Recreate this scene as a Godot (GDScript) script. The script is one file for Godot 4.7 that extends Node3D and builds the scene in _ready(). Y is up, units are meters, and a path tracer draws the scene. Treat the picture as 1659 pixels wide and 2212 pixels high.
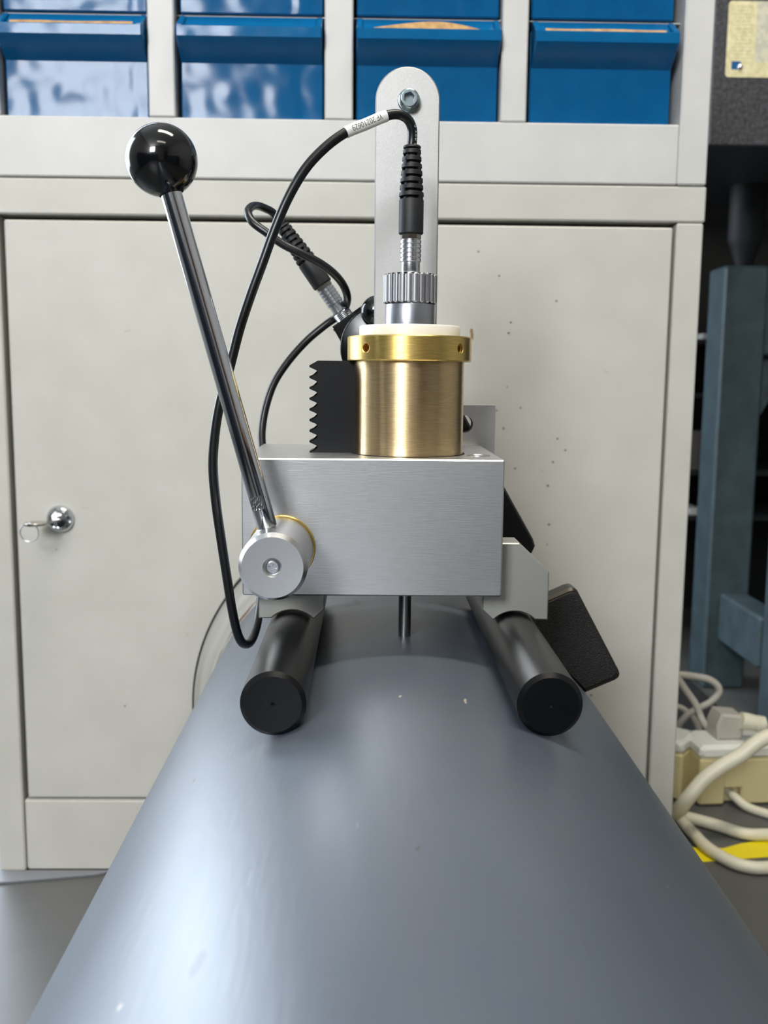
extends Node3D
# A pipe-mounted lever press in front of a steel cabinet. World units are metres; most lengths below are written in millimetres through V().

var M := {}
var rng := RandomNumberGenerator.new()


# ---------------------------------------------------------------- mesh building
class MB:
	var v := PackedVector3Array()
	var n := PackedVector3Array()
	var u := PackedVector2Array()

	func tri(a: Vector3, b: Vector3, c: Vector3, na: Vector3, nb: Vector3, nc: Vector3, ua := Vector2.ZERO, ub := Vector2.ZERO, uc := Vector2.ZERO) -> void:
		var g := (b - a).cross(c - a)
		if g.length_squared() < 1e-24:
			return
		if g.dot(na + nb + nc) > 0.0:
			v.append_array([a, c, b]); n.append_array([na, nc, nb]); u.append_array([ua, uc, ub])
		else:
			v.append_array([a, b, c]); n.append_array([na, nb, nc]); u.append_array([ua, ub, uc])

	func quad(a: Vector3, b: Vector3, c: Vector3, d: Vector3, na: Vector3, nb: Vector3, nc: Vector3, nd: Vector3, ua := Vector2.ZERO, ub := Vector2.ZERO, uc := Vector2.ZERO, ud := Vector2.ZERO) -> void:
		tri(a, b, c, na, nb, nc, ua, ub, uc)
		tri(a, c, d, na, nc, nd, ua, uc, ud)

	func flat(a: Vector3, b: Vector3, c: Vector3, d: Vector3, nn: Vector3) -> void:
		quad(a, b, c, d, nn, nn, nn, nn)

	# profile of (radius, height) points, walked with the solid on its left; turned round local y, angle 0 faces +z
	func lathe(p: Array, xf := Transform3D.IDENTITY, seg := 64, a0 := 0.0, a1 := TAU, smooth := 40.0) -> MB:
		var k := p.size() - 1
		var ns := []
		var total := 0.0
		var at := [0.0]
		for i in k:
			var d: Vector2 = p[i + 1] - p[i]
			total += d.length()
			at.append(total)
			ns.append(Vector2(d.y, -d.x).normalized())
		for i in k:
			if (p[i + 1] - p[i]).length() < 1e-9:
				continue
			var n0: Vector2 = ns[i]
			var n1: Vector2 = ns[i]
			if i > 0 and rad_to_deg(absf(ns[i].angle_to(ns[i - 1]))) < smooth:
				n0 = (ns[i] + ns[i - 1]).normalized()
			if i < k - 1 and rad_to_deg(absf(ns[i].angle_to(ns[i + 1]))) < smooth:
				n1 = (ns[i] + ns[i + 1]).normalized()
			for s in seg:
				var t0 := a0 + (a1 - a0) * s / seg
				var t1 := a0 + (a1 - a0) * (s + 1) / seg
				var d0 := Vector3(sin(t0), 0, cos(t0))
				var d1 := Vector3(sin(t1), 0, cos(t1))
				var up := Vector3.UP
				quad(xf * (d0 * p[i].x + up * p[i].y), xf * (d1 * p[i].x + up * p[i].y), xf * (d1 * p[i + 1].x + up * p[i + 1].y), xf * (d0 * p[i + 1].x + up * p[i + 1].y),
					xf.basis * (d0 * n0.x + up * n0.y), xf.basis * (d1 * n0.x + up * n0.y), xf.basis * (d1 * n1.x + up * n1.y), xf.basis * (d0 * n1.x + up * n1.y),
					Vector2(t0 / TAU, at[i] / total), Vector2(t1 / TAU, at[i] / total), Vector2(t1 / TAU, at[i + 1] / total), Vector2(t0 / TAU, at[i + 1] / total))
		return self

	# polygon in local xy, pushed from z0 to z1, edges of both ends chamfered by bevel
	func extrude(poly: PackedVector2Array, z0: float, z1: float, bevel := 0.0, xf := Transform3D.IDENTITY, smooth := 30.0) -> MB:
		var p := poly.duplicate()
		if Geometry2D.is_polygon_clockwise(p):
			p.reverse()
		var area := 0.0
		for i in p.size():
			area += p[i].cross(p[(i + 1) % p.size()])
		if area < 0:
			p.reverse()
		var k := p.size()
		var en := []
		for i in k:
			var d: Vector2 = p[(i + 1) % k] - p[i]
			en.append(Vector2(d.y, -d.x).normalized())
		var q := PackedVector2Array()
		for i in k:
			var a: Vector2 = en[(i + k - 1) % k]
			var b: Vector2 = en[i]
			var m := (a + b)
			m = m / maxf(m.dot(b), 0.2)
			q.append(p[i] - m * bevel)
		for i in k:
			var j := (i + 1) % k
			var ni: Vector2 = en[i]
			var nj: Vector2 = en[i]
			if rad_to_deg(absf(en[i].angle_to(en[(i + k - 1) % k]))) < smooth:
				ni = (en[i] + en[(i + k - 1) % k]).normalized()
			if rad_to_deg(absf(en[i].angle_to(en[j]))) < smooth:
				nj = (en[i] + en[j]).normalized()
			var n0 := xf.basis * Vector3(ni.x, ni.y, 0)
			var n1 := xf.basis * Vector3(nj.x, nj.y, 0)
			quad(xf * Vector3(p[i].x, p[i].y, z0 + bevel), xf * Vector3(p[j].x, p[j].y, z0 + bevel), xf * Vector3(p[j].x, p[j].y, z1 - bevel), xf * Vector3(p[i].x, p[i].y, z1 - bevel), n0, n1, n1, n0)
			if bevel > 0:
				for s in [[z0, -1.0], [z1, 1.0]]:
					var b0 := (xf.basis * Vector3(ni.x, ni.y, s[1])).normalized()
					var b1 := (xf.basis * Vector3(nj.x, nj.y, s[1])).normalized()
					var zi: float = s[0] - s[1] * bevel
					quad(xf * Vector3(p[i].x, p[i].y, zi), xf * Vector3(p[j].x, p[j].y, zi), xf * Vector3(q[j].x, q[j].y, s[0]), xf * Vector3(q[i].x, q[i].y, s[0]), b0, b1, b1, b0)
		var t := Geometry2D.triangulate_polygon(q)
		for i in range(0, t.size(), 3):
			for s in [[z0, -1.0], [z1, 1.0]]:
				var nn: Vector3 = xf.basis * Vector3(0, 0, s[1])
				tri(xf * Vector3(q[t[i]].x, q[t[i]].y, s[0]), xf * Vector3(q[t[i + 1]].x, q[t[i + 1]].y, s[0]), xf * Vector3(q[t[i + 2]].x, q[t[i + 2]].y, s[0]), nn, nn, nn)
		return self

	# box from corner lo to corner hi with chamfered edges
	func box(lo: Vector3, hi: Vector3, c := 0.001, xf := Transform3D.IDENTITY) -> MB:
		var m := (lo + hi) / 2.0
		var h := (hi - lo) / 2.0
		var e := minf(c, minf(h.x, minf(h.y, h.z)) * 0.9)
		var p := PackedVector2Array([Vector2(-h.x + e, -h.y), Vector2(h.x - e, -h.y), Vector2(h.x, -h.y + e), Vector2(h.x, h.y - e), Vector2(h.x - e, h.y), Vector2(-h.x + e, h.y), Vector2(-h.x, h.y - e), Vector2(-h.x, -h.y + e)])
		if e <= 0:
			p = PackedVector2Array([Vector2(-h.x, -h.y), Vector2(h.x, -h.y), Vector2(h.x, h.y), Vector2(-h.x, h.y)])
		return extrude(p, -h.z, h.z, e, xf * Transform3D(Basis.IDENTITY, m), 1.0)

	# disc end with a shaped pocket: outer radius r, pocket outline by the given radii, floor at -depth
	func socket(r: float, pocket: Callable, depth: float, y: float, xf := Transform3D.IDENTITY, seg := 48) -> MB:
		for s in seg:
			var t0 := TAU * s / seg
			var t1 := TAU * (s + 1) / seg
			var d0 := Vector3(sin(t0), 0, cos(t0))
			var d1 := Vector3(sin(t1), 0, cos(t1))
			var up := Vector3.UP
			var i0: float = pocket.call(t0)
			var i1: float = pocket.call(t1)
			var nn := xf.basis * up
			flat(xf * (d0 * r + up * y), xf * (d1 * r + up * y), xf * (d1 * i1 + up * y), xf * (d0 * i0 + up * y), nn)
			var wall := -(xf.basis * (d0 * i0 - d1 * i1).cross(up)).normalized()
			if wall.dot(xf.basis * (d0 + d1)) > 0:
				wall = -wall
			flat(xf * (d0 * i0 + up * y), xf * (d1 * i1 + up * y), xf * (d1 * i1 + up * (y - depth)), xf * (d0 * i0 + up * (y - depth)), wall)
			tri(xf * (d0 * i0 + up * (y - depth)), xf * (d1 * i1 + up * (y - depth)), xf * (up * (y - depth * 1.25)), nn, nn, nn)
		return self

	# sector of a ring (a slab of a grooved grommet)
	func sector(r0: float, r1: float, y0: float, y1: float, a0: float, a1: float, xf := Transform3D.IDENTITY) -> MB:
		lathe([Vector2(r0, y0), Vector2(r1, y0), Vector2(r1, y1), Vector2(r0, y1)], xf, 12, a0, a1)
		for a in [[a0, -1.0], [a1, 1.0]]:
			var d := Vector3(sin(a[0]), 0, cos(a[0]))
			var nn: Vector3 = xf.basis * (Vector3(cos(a[0]), 0, -sin(a[0])) * a[1])
			flat(xf * (d * r0 + Vector3.UP * y0), xf * (d * r1 + Vector3.UP * y0), xf * (d * r1 + Vector3.UP * y1), xf * (d * r0 + Vector3.UP * y1), nn)
		return self

	# tube round a sampled path {p, t}
	func tube(path: Dictionary, r: float, seg := 16, from := 0.0, to := 1e9) -> MB:
		var ps: PackedVector3Array = path.p
		var ts: PackedVector3Array = path.t
		var ls: PackedFloat32Array = path.l
		var side := Vector3.UP.cross(ts[0]).normalized()
		if side.length() < 0.1:
			side = Vector3.RIGHT
		var rings := []
		for i in ps.size():
			side = (side - ts[i] * side.dot(ts[i])).normalized()
			if ls[i] < from - 1e-6 or ls[i] > to + 1e-6:
				continue
			rings.append([ps[i], side, ts[i].cross(side), ls[i], ts[i]])
		for i in rings.size() - 1:
			for s in seg:
				var a := TAU * s / seg
				var b := TAU * (s + 1) / seg
				var A = rings[i]
				var B = rings[i + 1]
				var na: Vector3 = A[1] * cos(a) + A[2] * sin(a)
				var nb: Vector3 = A[1] * cos(b) + A[2] * sin(b)
				var nc: Vector3 = B[1] * cos(b) + B[2] * sin(b)
				var nd: Vector3 = B[1] * cos(a) + B[2] * sin(a)
				quad(A[0] + na * r, A[0] + nb * r, B[0] + nc * r, B[0] + nd * r, na, nb, nc, nd, Vector2(a / TAU, A[3]), Vector2(b / TAU, A[3]), Vector2(b / TAU, B[3]), Vector2(a / TAU, B[3]))
		for e in [[rings[0], -1.0], [rings[-1], 1.0]]:
			var R = e[0]
			var nn: Vector3 = R[4] * e[1]
			for s in seg:
				var a := TAU * s / seg
				var b := TAU * (s + 1) / seg
				tri(R[0], R[0] + (R[1] * cos(a) + R[2] * sin(a)) * r, R[0] + (R[1] * cos(b) + R[2] * sin(b)) * r, nn, nn, nn)
		return self

	func mesh() -> ArrayMesh:
		var a := []
		a.resize(Mesh.ARRAY_MAX)
		for i in n.size():
			n[i] = n[i].normalized()
		a[Mesh.ARRAY_VERTEX] = v
		a[Mesh.ARRAY_NORMAL] = n
		a[Mesh.ARRAY_TEX_UV] = u
		var m := ArrayMesh.new()
		m.add_surface_from_arrays(Mesh.PRIMITIVE_TRIANGLES, a)
		return m


func V(x: float, y: float, z: float) -> Vector3:
	return Vector3(x, y, z) * 0.001


func P(list: Array) -> PackedVector2Array:   # flat list of millimetres to a polygon in metres
	var p := PackedVector2Array()
	for i in range(0, list.size(), 2):
		p.append(Vector2(list[i], list[i + 1]) * 0.001)
	return p


func prof(list: Array) -> Array:             # the same as an array of Vector2, for lathes
	return Array(P(list))


func arc(c: Vector2, r: float, a0: float, a1: float, k: int) -> PackedVector2Array:   # degrees, metres
	var p := PackedVector2Array()
	for i in k + 1:
		var a := deg_to_rad(lerpf(a0, a1, float(i) / k))
		p.append(c + Vector2(cos(a), sin(a)) * r)
	return p


func round_rect(x0: float, y0: float, x1: float, y1: float, r: float, k := 5) -> PackedVector2Array:
	var p := PackedVector2Array()
	p.append_array(arc(Vector2(x1 - r, y0 + r), r, -90, 0, k))
	p.append_array(arc(Vector2(x1 - r, y1 - r), r, 0, 90, k))
	p.append_array(arc(Vector2(x0 + r, y1 - r), r, 90, 180, k))
	p.append_array(arc(Vector2(x0 + r, y0 + r), r, 180, 270, k))
	return p


func path(points: Array, step := 0.0015) -> Dictionary:   # Catmull-Rom through the points, evenly sampled
	var c := Curve3D.new()
	c.bake_interval = step
	for i in points.size():
		var a: Vector3 = points[maxi(i - 1, 0)]
		var b: Vector3 = points[mini(i + 1, points.size() - 1)]
		var t := (b - a) / 6.0
		c.add_point(points[i], -t, t)
	var total := c.get_baked_length()
	var k := int(total / step)
	var ps := PackedVector3Array()
	var ts := PackedVector3Array()
	var ls := PackedFloat32Array()
	for i in k + 1:
		ps.append(c.sample_baked(total * i / k, true))
		ls.append(total * i / k)
	for i in k + 1:
		ts.append((ps[mini(i + 1, k)] - ps[maxi(i - 1, 0)]).normalized())
	return {"p": ps, "t": ts, "l": ls}


# ---------------------------------------------------------------- naming and tagging
func thing(called: String, label: String, category: String, at: Vector3, group := "") -> Node3D:
	var o := Node3D.new()
	o.name = numbered(called)
	add_child(o, true)
	o.position = at
	tag(o, label, category, group)
	return o


func numbered(called: String) -> String:
	if not has_node(called):
		return called
	var i := 1
	while has_node("%s_%03d" % [called, i]):
		i += 1
	return "%s_%03d" % [called, i]


func tag(o: Node, label: String, category: String, group := "") -> void:
	o.set_meta("label", label)
	o.set_meta("category", category)
	if group:
		o.set_meta("group", group)


# one named mesh; its shape is given in world coordinates, whatever it hangs under
func part(called: String, mb: MB, m: Material, parent: Node3D = self, label := "") -> MeshInstance3D:
	var o := MeshInstance3D.new()
	o.mesh = mb.mesh()
	o.material_override = m
	var nm := called
	var i := 1
	while parent.has_node(nm):
		nm = "%s_%03d" % [called, i]
		i += 1
	o.name = nm
	o.cast_shadow = GeometryInstance3D.SHADOW_CASTING_SETTING_ON
	parent.add_child(o, true)
	var off := Vector3.ZERO
	var q: Node = parent
	while q != self:
		off += q.position
		q = q.get_parent()
	o.position = -off
	if label:
		o.set_meta("label", label)
	return o


func structure(called: String, mb: MB, m: Material) -> MeshInstance3D:
	var o := part(called, mb, m)
	o.set_meta("kind", "structure")
	return o


# ---------------------------------------------------------------- textures and materials
func noise_image(w: int, h: int, freq: float, sx: float, sy: float, sd: int, octaves := 3) -> Image:
	var f := FastNoiseLite.new()
	f.noise_type = FastNoiseLite.TYPE_SIMPLEX_SMOOTH
	f.seed = sd
	f.frequency = freq
	f.fractal_octaves = octaves
	var im := f.get_seamless_image(maxi(int(w / sx), 4), maxi(int(h / sy), 4))
	im.convert(Image.FORMAT_L8)
	im.resize(w, h, Image.INTERPOLATE_CUBIC)
	return im


func ramp(im: Image, a: Color, b: Color) -> Image:   # grey image to a colour blend
	var src := im.get_data()
	var out := PackedByteArray()
	out.resize(src.size() * 3)
	for i in src.size():
		var t := src[i] / 255.0
		out[i * 3] = int(lerpf(a.r, b.r, t) * 255)
		out[i * 3 + 1] = int(lerpf(a.g, b.g, t) * 255)
		out[i * 3 + 2] = int(lerpf(a.b, b.b, t) * 255)
	return Image.create_from_data(im.get_width(), im.get_height(), false, Image.FORMAT_RGB8, out)


func tex(im: Image) -> ImageTexture:
	return ImageTexture.create_from_image(im)


func normal_tex(im: Image, strength: float) -> ImageTexture:
	var c: Image = im.duplicate()
	c.convert(Image.FORMAT_RGBA8)
	c.bump_map_to_normal_map(strength)
	return ImageTexture.create_from_image(c)


func mat(called: String, color: Color, rough: float, metal := 0.0, spec := 0.5) -> StandardMaterial3D:
	var m := StandardMaterial3D.new()
	m.resource_name = called
	m.albedo_color = color
	m.roughness = rough
	m.metallic = metal
	m.metallic_specular = spec
	M[called] = m
	return m


func planar(m: StandardMaterial3D, scale: float) -> void:
	m.uv1_triplanar = true
	m.uv1_world_triplanar = false
	m.uv1_triplanar_sharpness = 8.0
	m.uv1_scale = Vector3.ONE * scale


func bumpy(m: StandardMaterial3D, im: Image, strength: float, amount := 1.0) -> void:
	m.normal_enabled = true
	m.normal_texture = normal_tex(im, strength)
	m.normal_scale = amount


func make_materials() -> void:
	var fine := noise_image(512, 512, 0.35, 1, 1, 3, 3)
	var soft := noise_image(512, 512, 0.012, 1, 1, 5, 4)
	var streak := noise_image(512, 512, 0.45, 24, 1, 7, 3)
	var wavy := noise_image(256, 256, 0.011, 1, 1, 9, 2)

	# metals of the press
	var m := mat("brushed aluminium", Color(0.85, 0.85, 0.85), 0.36, 1.0)
	m.albedo_texture = tex(ramp(streak, Color(0.93, 0.93, 0.93), Color(1, 1, 1)))
	bumpy(m, streak, 2.0, 0.07)
	planar(m, 7.0)
	m = mat("blasted aluminium", Color(0.86, 0.855, 0.845), 0.5, 1.0)
	m.albedo_texture = tex(ramp(fine, Color(0.6, 0.6, 0.6), Color(1, 1, 1)))
	bumpy(m, fine, 3.0, 0.22)
	planar(m, 13.0)
	m = mat("anodised aluminium", Color(0.71, 0.71, 0.685), 0.5, 0.85)
	m.albedo_texture = tex(ramp(fine, Color(0.92, 0.92, 0.92), Color(1, 1, 1)))
	planar(m, 9.0)
	m = mat("turned aluminium", Color(0.82, 0.82, 0.825), 0.30, 1.0)
	bumpy(m, fine, 1.5, 0.025)
	planar(m, 8.0)
	m = mat("satin steel", Color(0.62, 0.63, 0.66), 0.34, 1.0)
	bumpy(m, streak, 1.0, 0.1)
	planar(m, 8.0)
	m = mat("nut steel", Color(0.66, 0.66, 0.67), 0.48, 1.0)
	m = mat("bronze", Color(0.93, 0.82, 0.64), 0.36, 1.0)
	m.anisotropy_enabled = true
	m.anisotropy = -0.85
	m.albedo_texture = tex(ramp(noise_image(512, 512, 0.3, 16, 1, 21, 3), Color(0.86, 0.84, 0.8), Color(1, 1, 1)))
	bumpy(m, streak, 2.0, 0.09)
	planar(m, 9.0)
	m = mat("brass", Color(0.98, 0.86, 0.54), 0.38, 1.0)
	m.anisotropy_enabled = true
	m.anisotropy = -0.85
	m.albedo_texture = tex(ramp(noise_image(512, 512, 0.3, 16, 1, 22, 3), Color(0.88, 0.85, 0.78), Color(1, 1, 1)))
	bumpy(m, streak, 2.0, 0.08)
	planar(m, 9.0)
	mat("chrome", Color(0.80, 0.81, 0.83), 0.07, 1.0)
	m = mat("milled chrome", Color(0.78, 0.79, 0.80), 0.2, 1.0)
	bumpy(m, noise_image(256, 256, 0.06, 1, 3, 31, 2), 6.0, 0.8)
	planar(m, 60.0)
	mat("nickel", Color(0.84, 0.85, 0.87), 0.24, 1.0)
	mat("zinc", Color(0.70, 0.76, 0.78), 0.22, 1.0)
	mat("dark nickel", Color(0.66, 0.645, 0.61), 0.22, 1.0)
	m = mat("blued steel", Color(0.04, 0.043, 0.05), 0.33, 0.0, 0.36)
	m.albedo_texture = tex(ramp(noise_image(512, 512, 0.02, 1, 1, 33, 4), Color(0.75, 0.78, 0.82), Color(1, 1, 1)))
	bumpy(m, fine, 1.0, 0.12)
	planar(m, 5.0)
	m = mat("drill steel", Color(0.55, 0.545, 0.54), 0.32, 1.0)
	mat("black anodised", Color(0.035, 0.04, 0.05), 0.45, 0.0, 0.35)
	mat("gloss black", Color(0.035, 0.037, 0.045), 0.10, 0.0, 0.6)
	mat("black housing", Color(0.03, 0.034, 0.042), 0.24, 0.0)
	m = mat("boot rubber", Color(0.075, 0.08, 0.095), 0.55)
	bumpy(m, fine, 1.0, 0.15)
	planar(m, 12.0)
	mat("cable jacket", Color(0.06, 0.068, 0.08), 0.32)
	mat("label sleeve", Color(0.90, 0.895, 0.87), 0.4)
	mat("ink", Color(0.05, 0.06, 0.08), 0.6)
	mat("white ink", Color(0.80, 0.82, 0.82), 0.6)
	m = mat("nylon", Color(0.87, 0.86, 0.82), 0.42)
	m.subsurf_scatter_enabled = true
	m.subsurf_scatter_strength = 0.25
	m = mat("pad rubber", Color(0.035, 0.034, 0.033), 0.62)
	bumpy(m, noise_image(256, 256, 0.25, 1, 1, 41, 2), 5.0, 0.6)
	planar(m, 16.0)
	mat("pad edge", Color(0.22, 0.21, 0.19), 0.35, 0.8)

	# cabinet, bins
	m = mat("upper enamel", Color(0.80, 0.795, 0.785), 0.45)
	bumpy(m, wavy, 3.0, 0.12)
	m.albedo_texture = tex(ramp(soft, Color(0.965, 0.965, 0.965), Color(1, 1, 1)))
	planar(m, 2.2)
	m = mat("lower enamel", Color(0.772, 0.764, 0.733), 0.48)
	m.albedo_texture = tex(ramp(soft, Color(0.96, 0.96, 0.955), Color(1, 1, 1)))
	bumpy(m, wavy, 3.0, 0.12)
	planar(m, 2.0)
	mat("door enamel", Color(0.772, 0.764, 0.733), 0.46).albedo_texture = tex(door_image())
	m = mat("bin plastic", Color(0.055, 0.37, 0.57), 0.13, 0.0, 0.30)
	m.albedo_texture = tex(ramp(soft, Color(0.90, 0.93, 0.95), Color(1, 1, 1)))
	bumpy(m, wavy, 6.0, 0.26)
	planar(m, 6.0)
	m = mat("card", Color(0.80, 0.64, 0.42), 0.8)
	m.albedo_texture = tex(ramp(noise_image(256, 256, 0.03, 1, 1, 51, 4), Color(0.72, 0.70, 0.66), Color(1, 1, 1)))
	planar(m, 12.0)

	# pipe
	m = mat("pipe paint", Color(1, 1, 1), 0.44, 0.15, 0.72)
	m.roughness_texture = tex(ramp(noise_image(1024, 1024, 0.02, 1, 3, 63, 4), Color(0.86, 0.86, 0.86), Color(1, 1, 1)))
	m.albedo_texture = tex(pipe_image())
	bumpy(m, noise_image(2048, 2048, 0.12, 1, 3, 61, 3), 2.0, 0.045)
	m.uv1_scale = Vector3.ONE
	m = mat("bare flange steel", Color(1, 1, 1), 0.3, 1.0)
	m.albedo_texture = tex(rust_image())

	mat("mill scale", Color(0.10, 0.095, 0.08), 0.5, 0.3)

	# room and the corner on the right
	m = mat("floor paint", Color(0.345, 0.345, 0.34), 0.42)
	m.albedo_texture = tex(ramp(soft, Color(0.90, 0.90, 0.90), Color(1, 1, 1)))
	m.uv1_triplanar = true
	m.uv1_world_triplanar = true
	m.uv1_scale = Vector3.ONE * 1.1
	mat("floor mat", Color(0.46, 0.47, 0.49), 0.5)
	m = mat("wall plaster", Color(0.61, 0.61, 0.60), 0.85)
	m.albedo_texture = tex(ramp(soft, Color(0.95, 0.95, 0.95), Color(1, 1, 1)))
	m.uv1_triplanar = true
	m.uv1_world_triplanar = true
	mat("ceiling paint", Color(0.82, 0.82, 0.80), 0.9)
	mat("window frame paint", Color(0.78, 0.78, 0.76), 0.4)
	m = mat("granite", Color(1, 1, 1), 0.42)
	m.albedo_texture = tex(ramp(noise_image(512, 512, 0.06, 1, 1, 71, 5), Color(0.13, 0.13, 0.14), Color(0.30, 0.30, 0.32)))
	bumpy(m, noise_image(512, 512, 0.12, 1, 1, 72, 4), 3.0, 0.4)
	planar(m, 4.0)
	mat("nameplate", Color(1, 1, 1), 0.35, 0.0).albedo_texture = tex(nameplate_image())
	m = mat("stand paint", Color(0.25, 0.31, 0.335), 0.5)
	m.albedo_texture = tex(ramp(soft, Color(0.80, 0.80, 0.78), Color(1, 1, 1)))
	planar(m, 3.0)
	mat("jack iron", Color(0.06, 0.07, 0.08), 0.6, 0.3)
	mat("rack steel", Color(0.045, 0.055, 0.065), 0.7)
	mat("pvc cream", Color(0.79, 0.77, 0.69), 0.42)
	mat("pvc grey", Color(0.66, 0.64, 0.60), 0.45)
	mat("strip base", Color(0.76, 0.71, 0.53), 0.5)
	mat("strip lid", Color(0.82, 0.82, 0.79), 0.35)
	mat("yellow vinyl", Color(0.88, 0.80, 0.06), 0.5)
	mat("shade mat", Color(0.12, 0.12, 0.125), 0.7)  # dark tone standing in for shade on the floor under the table
	mat("dark slot", Color(0.03, 0.03, 0.03), 0.8)
	mat("paper white", Color(0.80, 0.79, 0.78), 0.7)
	mat("folder orange", Color(0.74, 0.42, 0.10), 0.7)
	mat("carton grey", Color(0.34, 0.32, 0.30), 0.8)
	mat("cupboard paint", Color(0.13, 0.16, 0.21), 0.5)
	mat("brown door", Color(0.36, 0.20, 0.13), 0.55)
	mat("bench wood", Color(0.40, 0.29, 0.18), 0.6)
	var g := mat("lamp glow", Color(0.95, 0.95, 0.92), 0.5)
	g.emission_enabled = true
	g.emission = Color(1.0, 0.97, 0.90)
	g.emission_energy_multiplier = 1.5


func dot(im: Image, x: float, y: float, r: float, c: Color) -> void:
	var R := int(ceil(r))
	for j in range(-R, R + 1):
		for i in range(-R, R + 1):
			var px := int(x) + i
			var py := int(y) + j
			if px < 0 or py < 0 or px >= im.get_width() or py >= im.get_height():
				continue
			var d := sqrt(i * i + j * j)
			if d <= r:
				im.set_pixel(px, py, im.get_pixel(px, py).lerp(c, clampf(r - d + 0.35, 0.0, 1.0)))


func stroke(im: Image, a: Vector2, b: Vector2, r: float, c: Color) -> void:
	var k := int((b - a).length()) + 1
	for i in k + 1:
		var p := a.lerp(b, float(i) / k)
		dot(im, p.x, p.y, r, c)


# fly specks, chips and faint smears on the door; pixel = fraction of the door, x right, y down
func door_image() -> Image:
	var im := ramp(noise_image(1024, 1024, 0.008, 1, 1, 81, 4), Color(0.96, 0.96, 0.955), Color(1, 1, 1))
	var sp := Color(0.42, 0.38, 0.28)
	for s in [[0.708, 0.042, 2], [0.740, 0.082, 2], [0.759, 0.158, 2.4], [0.756, 0.175, 2.6], [0.756, 0.265, 1.6], [0.752, 0.335, 2.4], [0.778, 0.300, 1.8], [0.741, 0.305, 1.8], [0.828, 0.122, 2.2], [0.836, 0.352, 2.2], [0.849, 0.372, 2.2],
		[0.831, 0.392, 2.4], [0.824, 0.433, 2.6], [0.828, 0.500, 2.6], [0.826, 0.536, 1.6], [0.806, 0.625, 2.4], [0.818, 0.633, 2.6], [0.880, 0.680, 2.6], [0.893, 0.745, 3.0], [0.905, 0.806, 2.4], [0.772, 0.404, 2.0], [0.75, 0.395, 2.0], [0.06, 0.55, 1.6], [0.30, 0.72, 2.0], [0.16, 0.83, 1.8]]:
		dot(im, s[0] * 1024, s[1] * 1024, s[2] * 0.8, sp)
	for s in [[0.516, 0.150, 0.519, 0.156, 3.0], [0.700, 0.170, 0.7005, 0.185, 2.2]]:   # rust chips
		stroke(im, Vector2(s[0], s[1]) * 1024, Vector2(s[2], s[3]) * 1024, s[4], Color(0.72, 0.58, 0.36))
	for i in 12:                                                                      # faint rubbed smears
		var p := Vector2(rng.randf() * 1000 + 10, rng.randf() * 1000 + 10)
		stroke(im, p, p + Vector2(rng.randf_range(-14, 14), rng.randf_range(-5, 5)), 1.6, Color(0.935, 0.93, 0.915))
	return im


# u runs round the pipe from the side facing the camera, v along it
func pipe_image() -> Image:
	var im := ramp(noise_image(2048, 2048, 0.006, 1, 1, 91, 5), Color(0.30, 0.332, 0.376), Color(0.335, 0.367, 0.412))
	for i in 260:                                                                     # short scratches
		var p := Vector2(rng.randf(), rng.randf()) * 2040.0
		var d := Vector2(rng.randf_range(-3, 3), rng.randf_range(-22, 22))
		stroke(im, p, p + d * rng.randf(), 0.7, Color(0.42, 0.45, 0.48))
	for i in 160:                                                                     # crumbs and chips
		var p := Vector2(rng.randf(), rng.randf()) * 2040.0
		var c: Color = [Color(0.75, 0.70, 0.62), Color(0.20, 0.15, 0.13), Color(0.80, 0.82, 0.82), Color(0.30, 0.32, 0.35)][rng.randi() % 4]
		stroke(im, p, p + Vector2(rng.randf_range(-2, 2), rng.randf_range(-4, 4)), rng.randf_range(0.7, 1.6), c)
	for q in [[0.945, 0.205], [0.937, 0.225], [0.941, 0.245], [0.932, 0.262], [0.905, 0.15], [0.94, 0.10]]:   # dark bruises left of the crown
		var p := Vector2((q[0] + 0.5 if q[0] < 0.5 else q[0]) * 2047.0, q[1] * 2047.0)
		stroke(im, p, p + Vector2(rng.randf_range(-4, 4), rng.randf_range(2, 9)), rng.randf_range(2, 4), Color(0.25, 0.27, 0.30))
	for i in 22:                                                                      # rubbed patches
		var p := Vector2(rng.randf(), rng.randf()) * 2040.0
		stroke(im, p, p + Vector2(rng.randf_range(-8, 8), rng.randf_range(-14, 14)), rng.randf_range(2, 5), Color(0.27, 0.29, 0.32))
	return im


func rust_image() -> Image:   # bare rolled steel; rust along the weld, a little on the face
	var base := noise_image(1024, 256, 0.03, 6, 1, 95, 4)
	var im := ramp(base, Color(0.78, 0.775, 0.77), Color(0.95, 0.945, 0.94))
	var f := FastNoiseLite.new()
	f.seed = 97
	f.frequency = 0.02
	for x in 1024:
		for y in 110:
			var w := f.get_noise_2d(x * 1.2, y * 2.0) * 0.9 + 0.35 - absf(y - 38.0) / 13.0
			if w > 0:
				im.set_pixel(x, y, im.get_pixel(x, y).lerp(Color(0.44, 0.27, 0.15), clampf(w * 3.0, 0, 0.9)))
	return im


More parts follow.
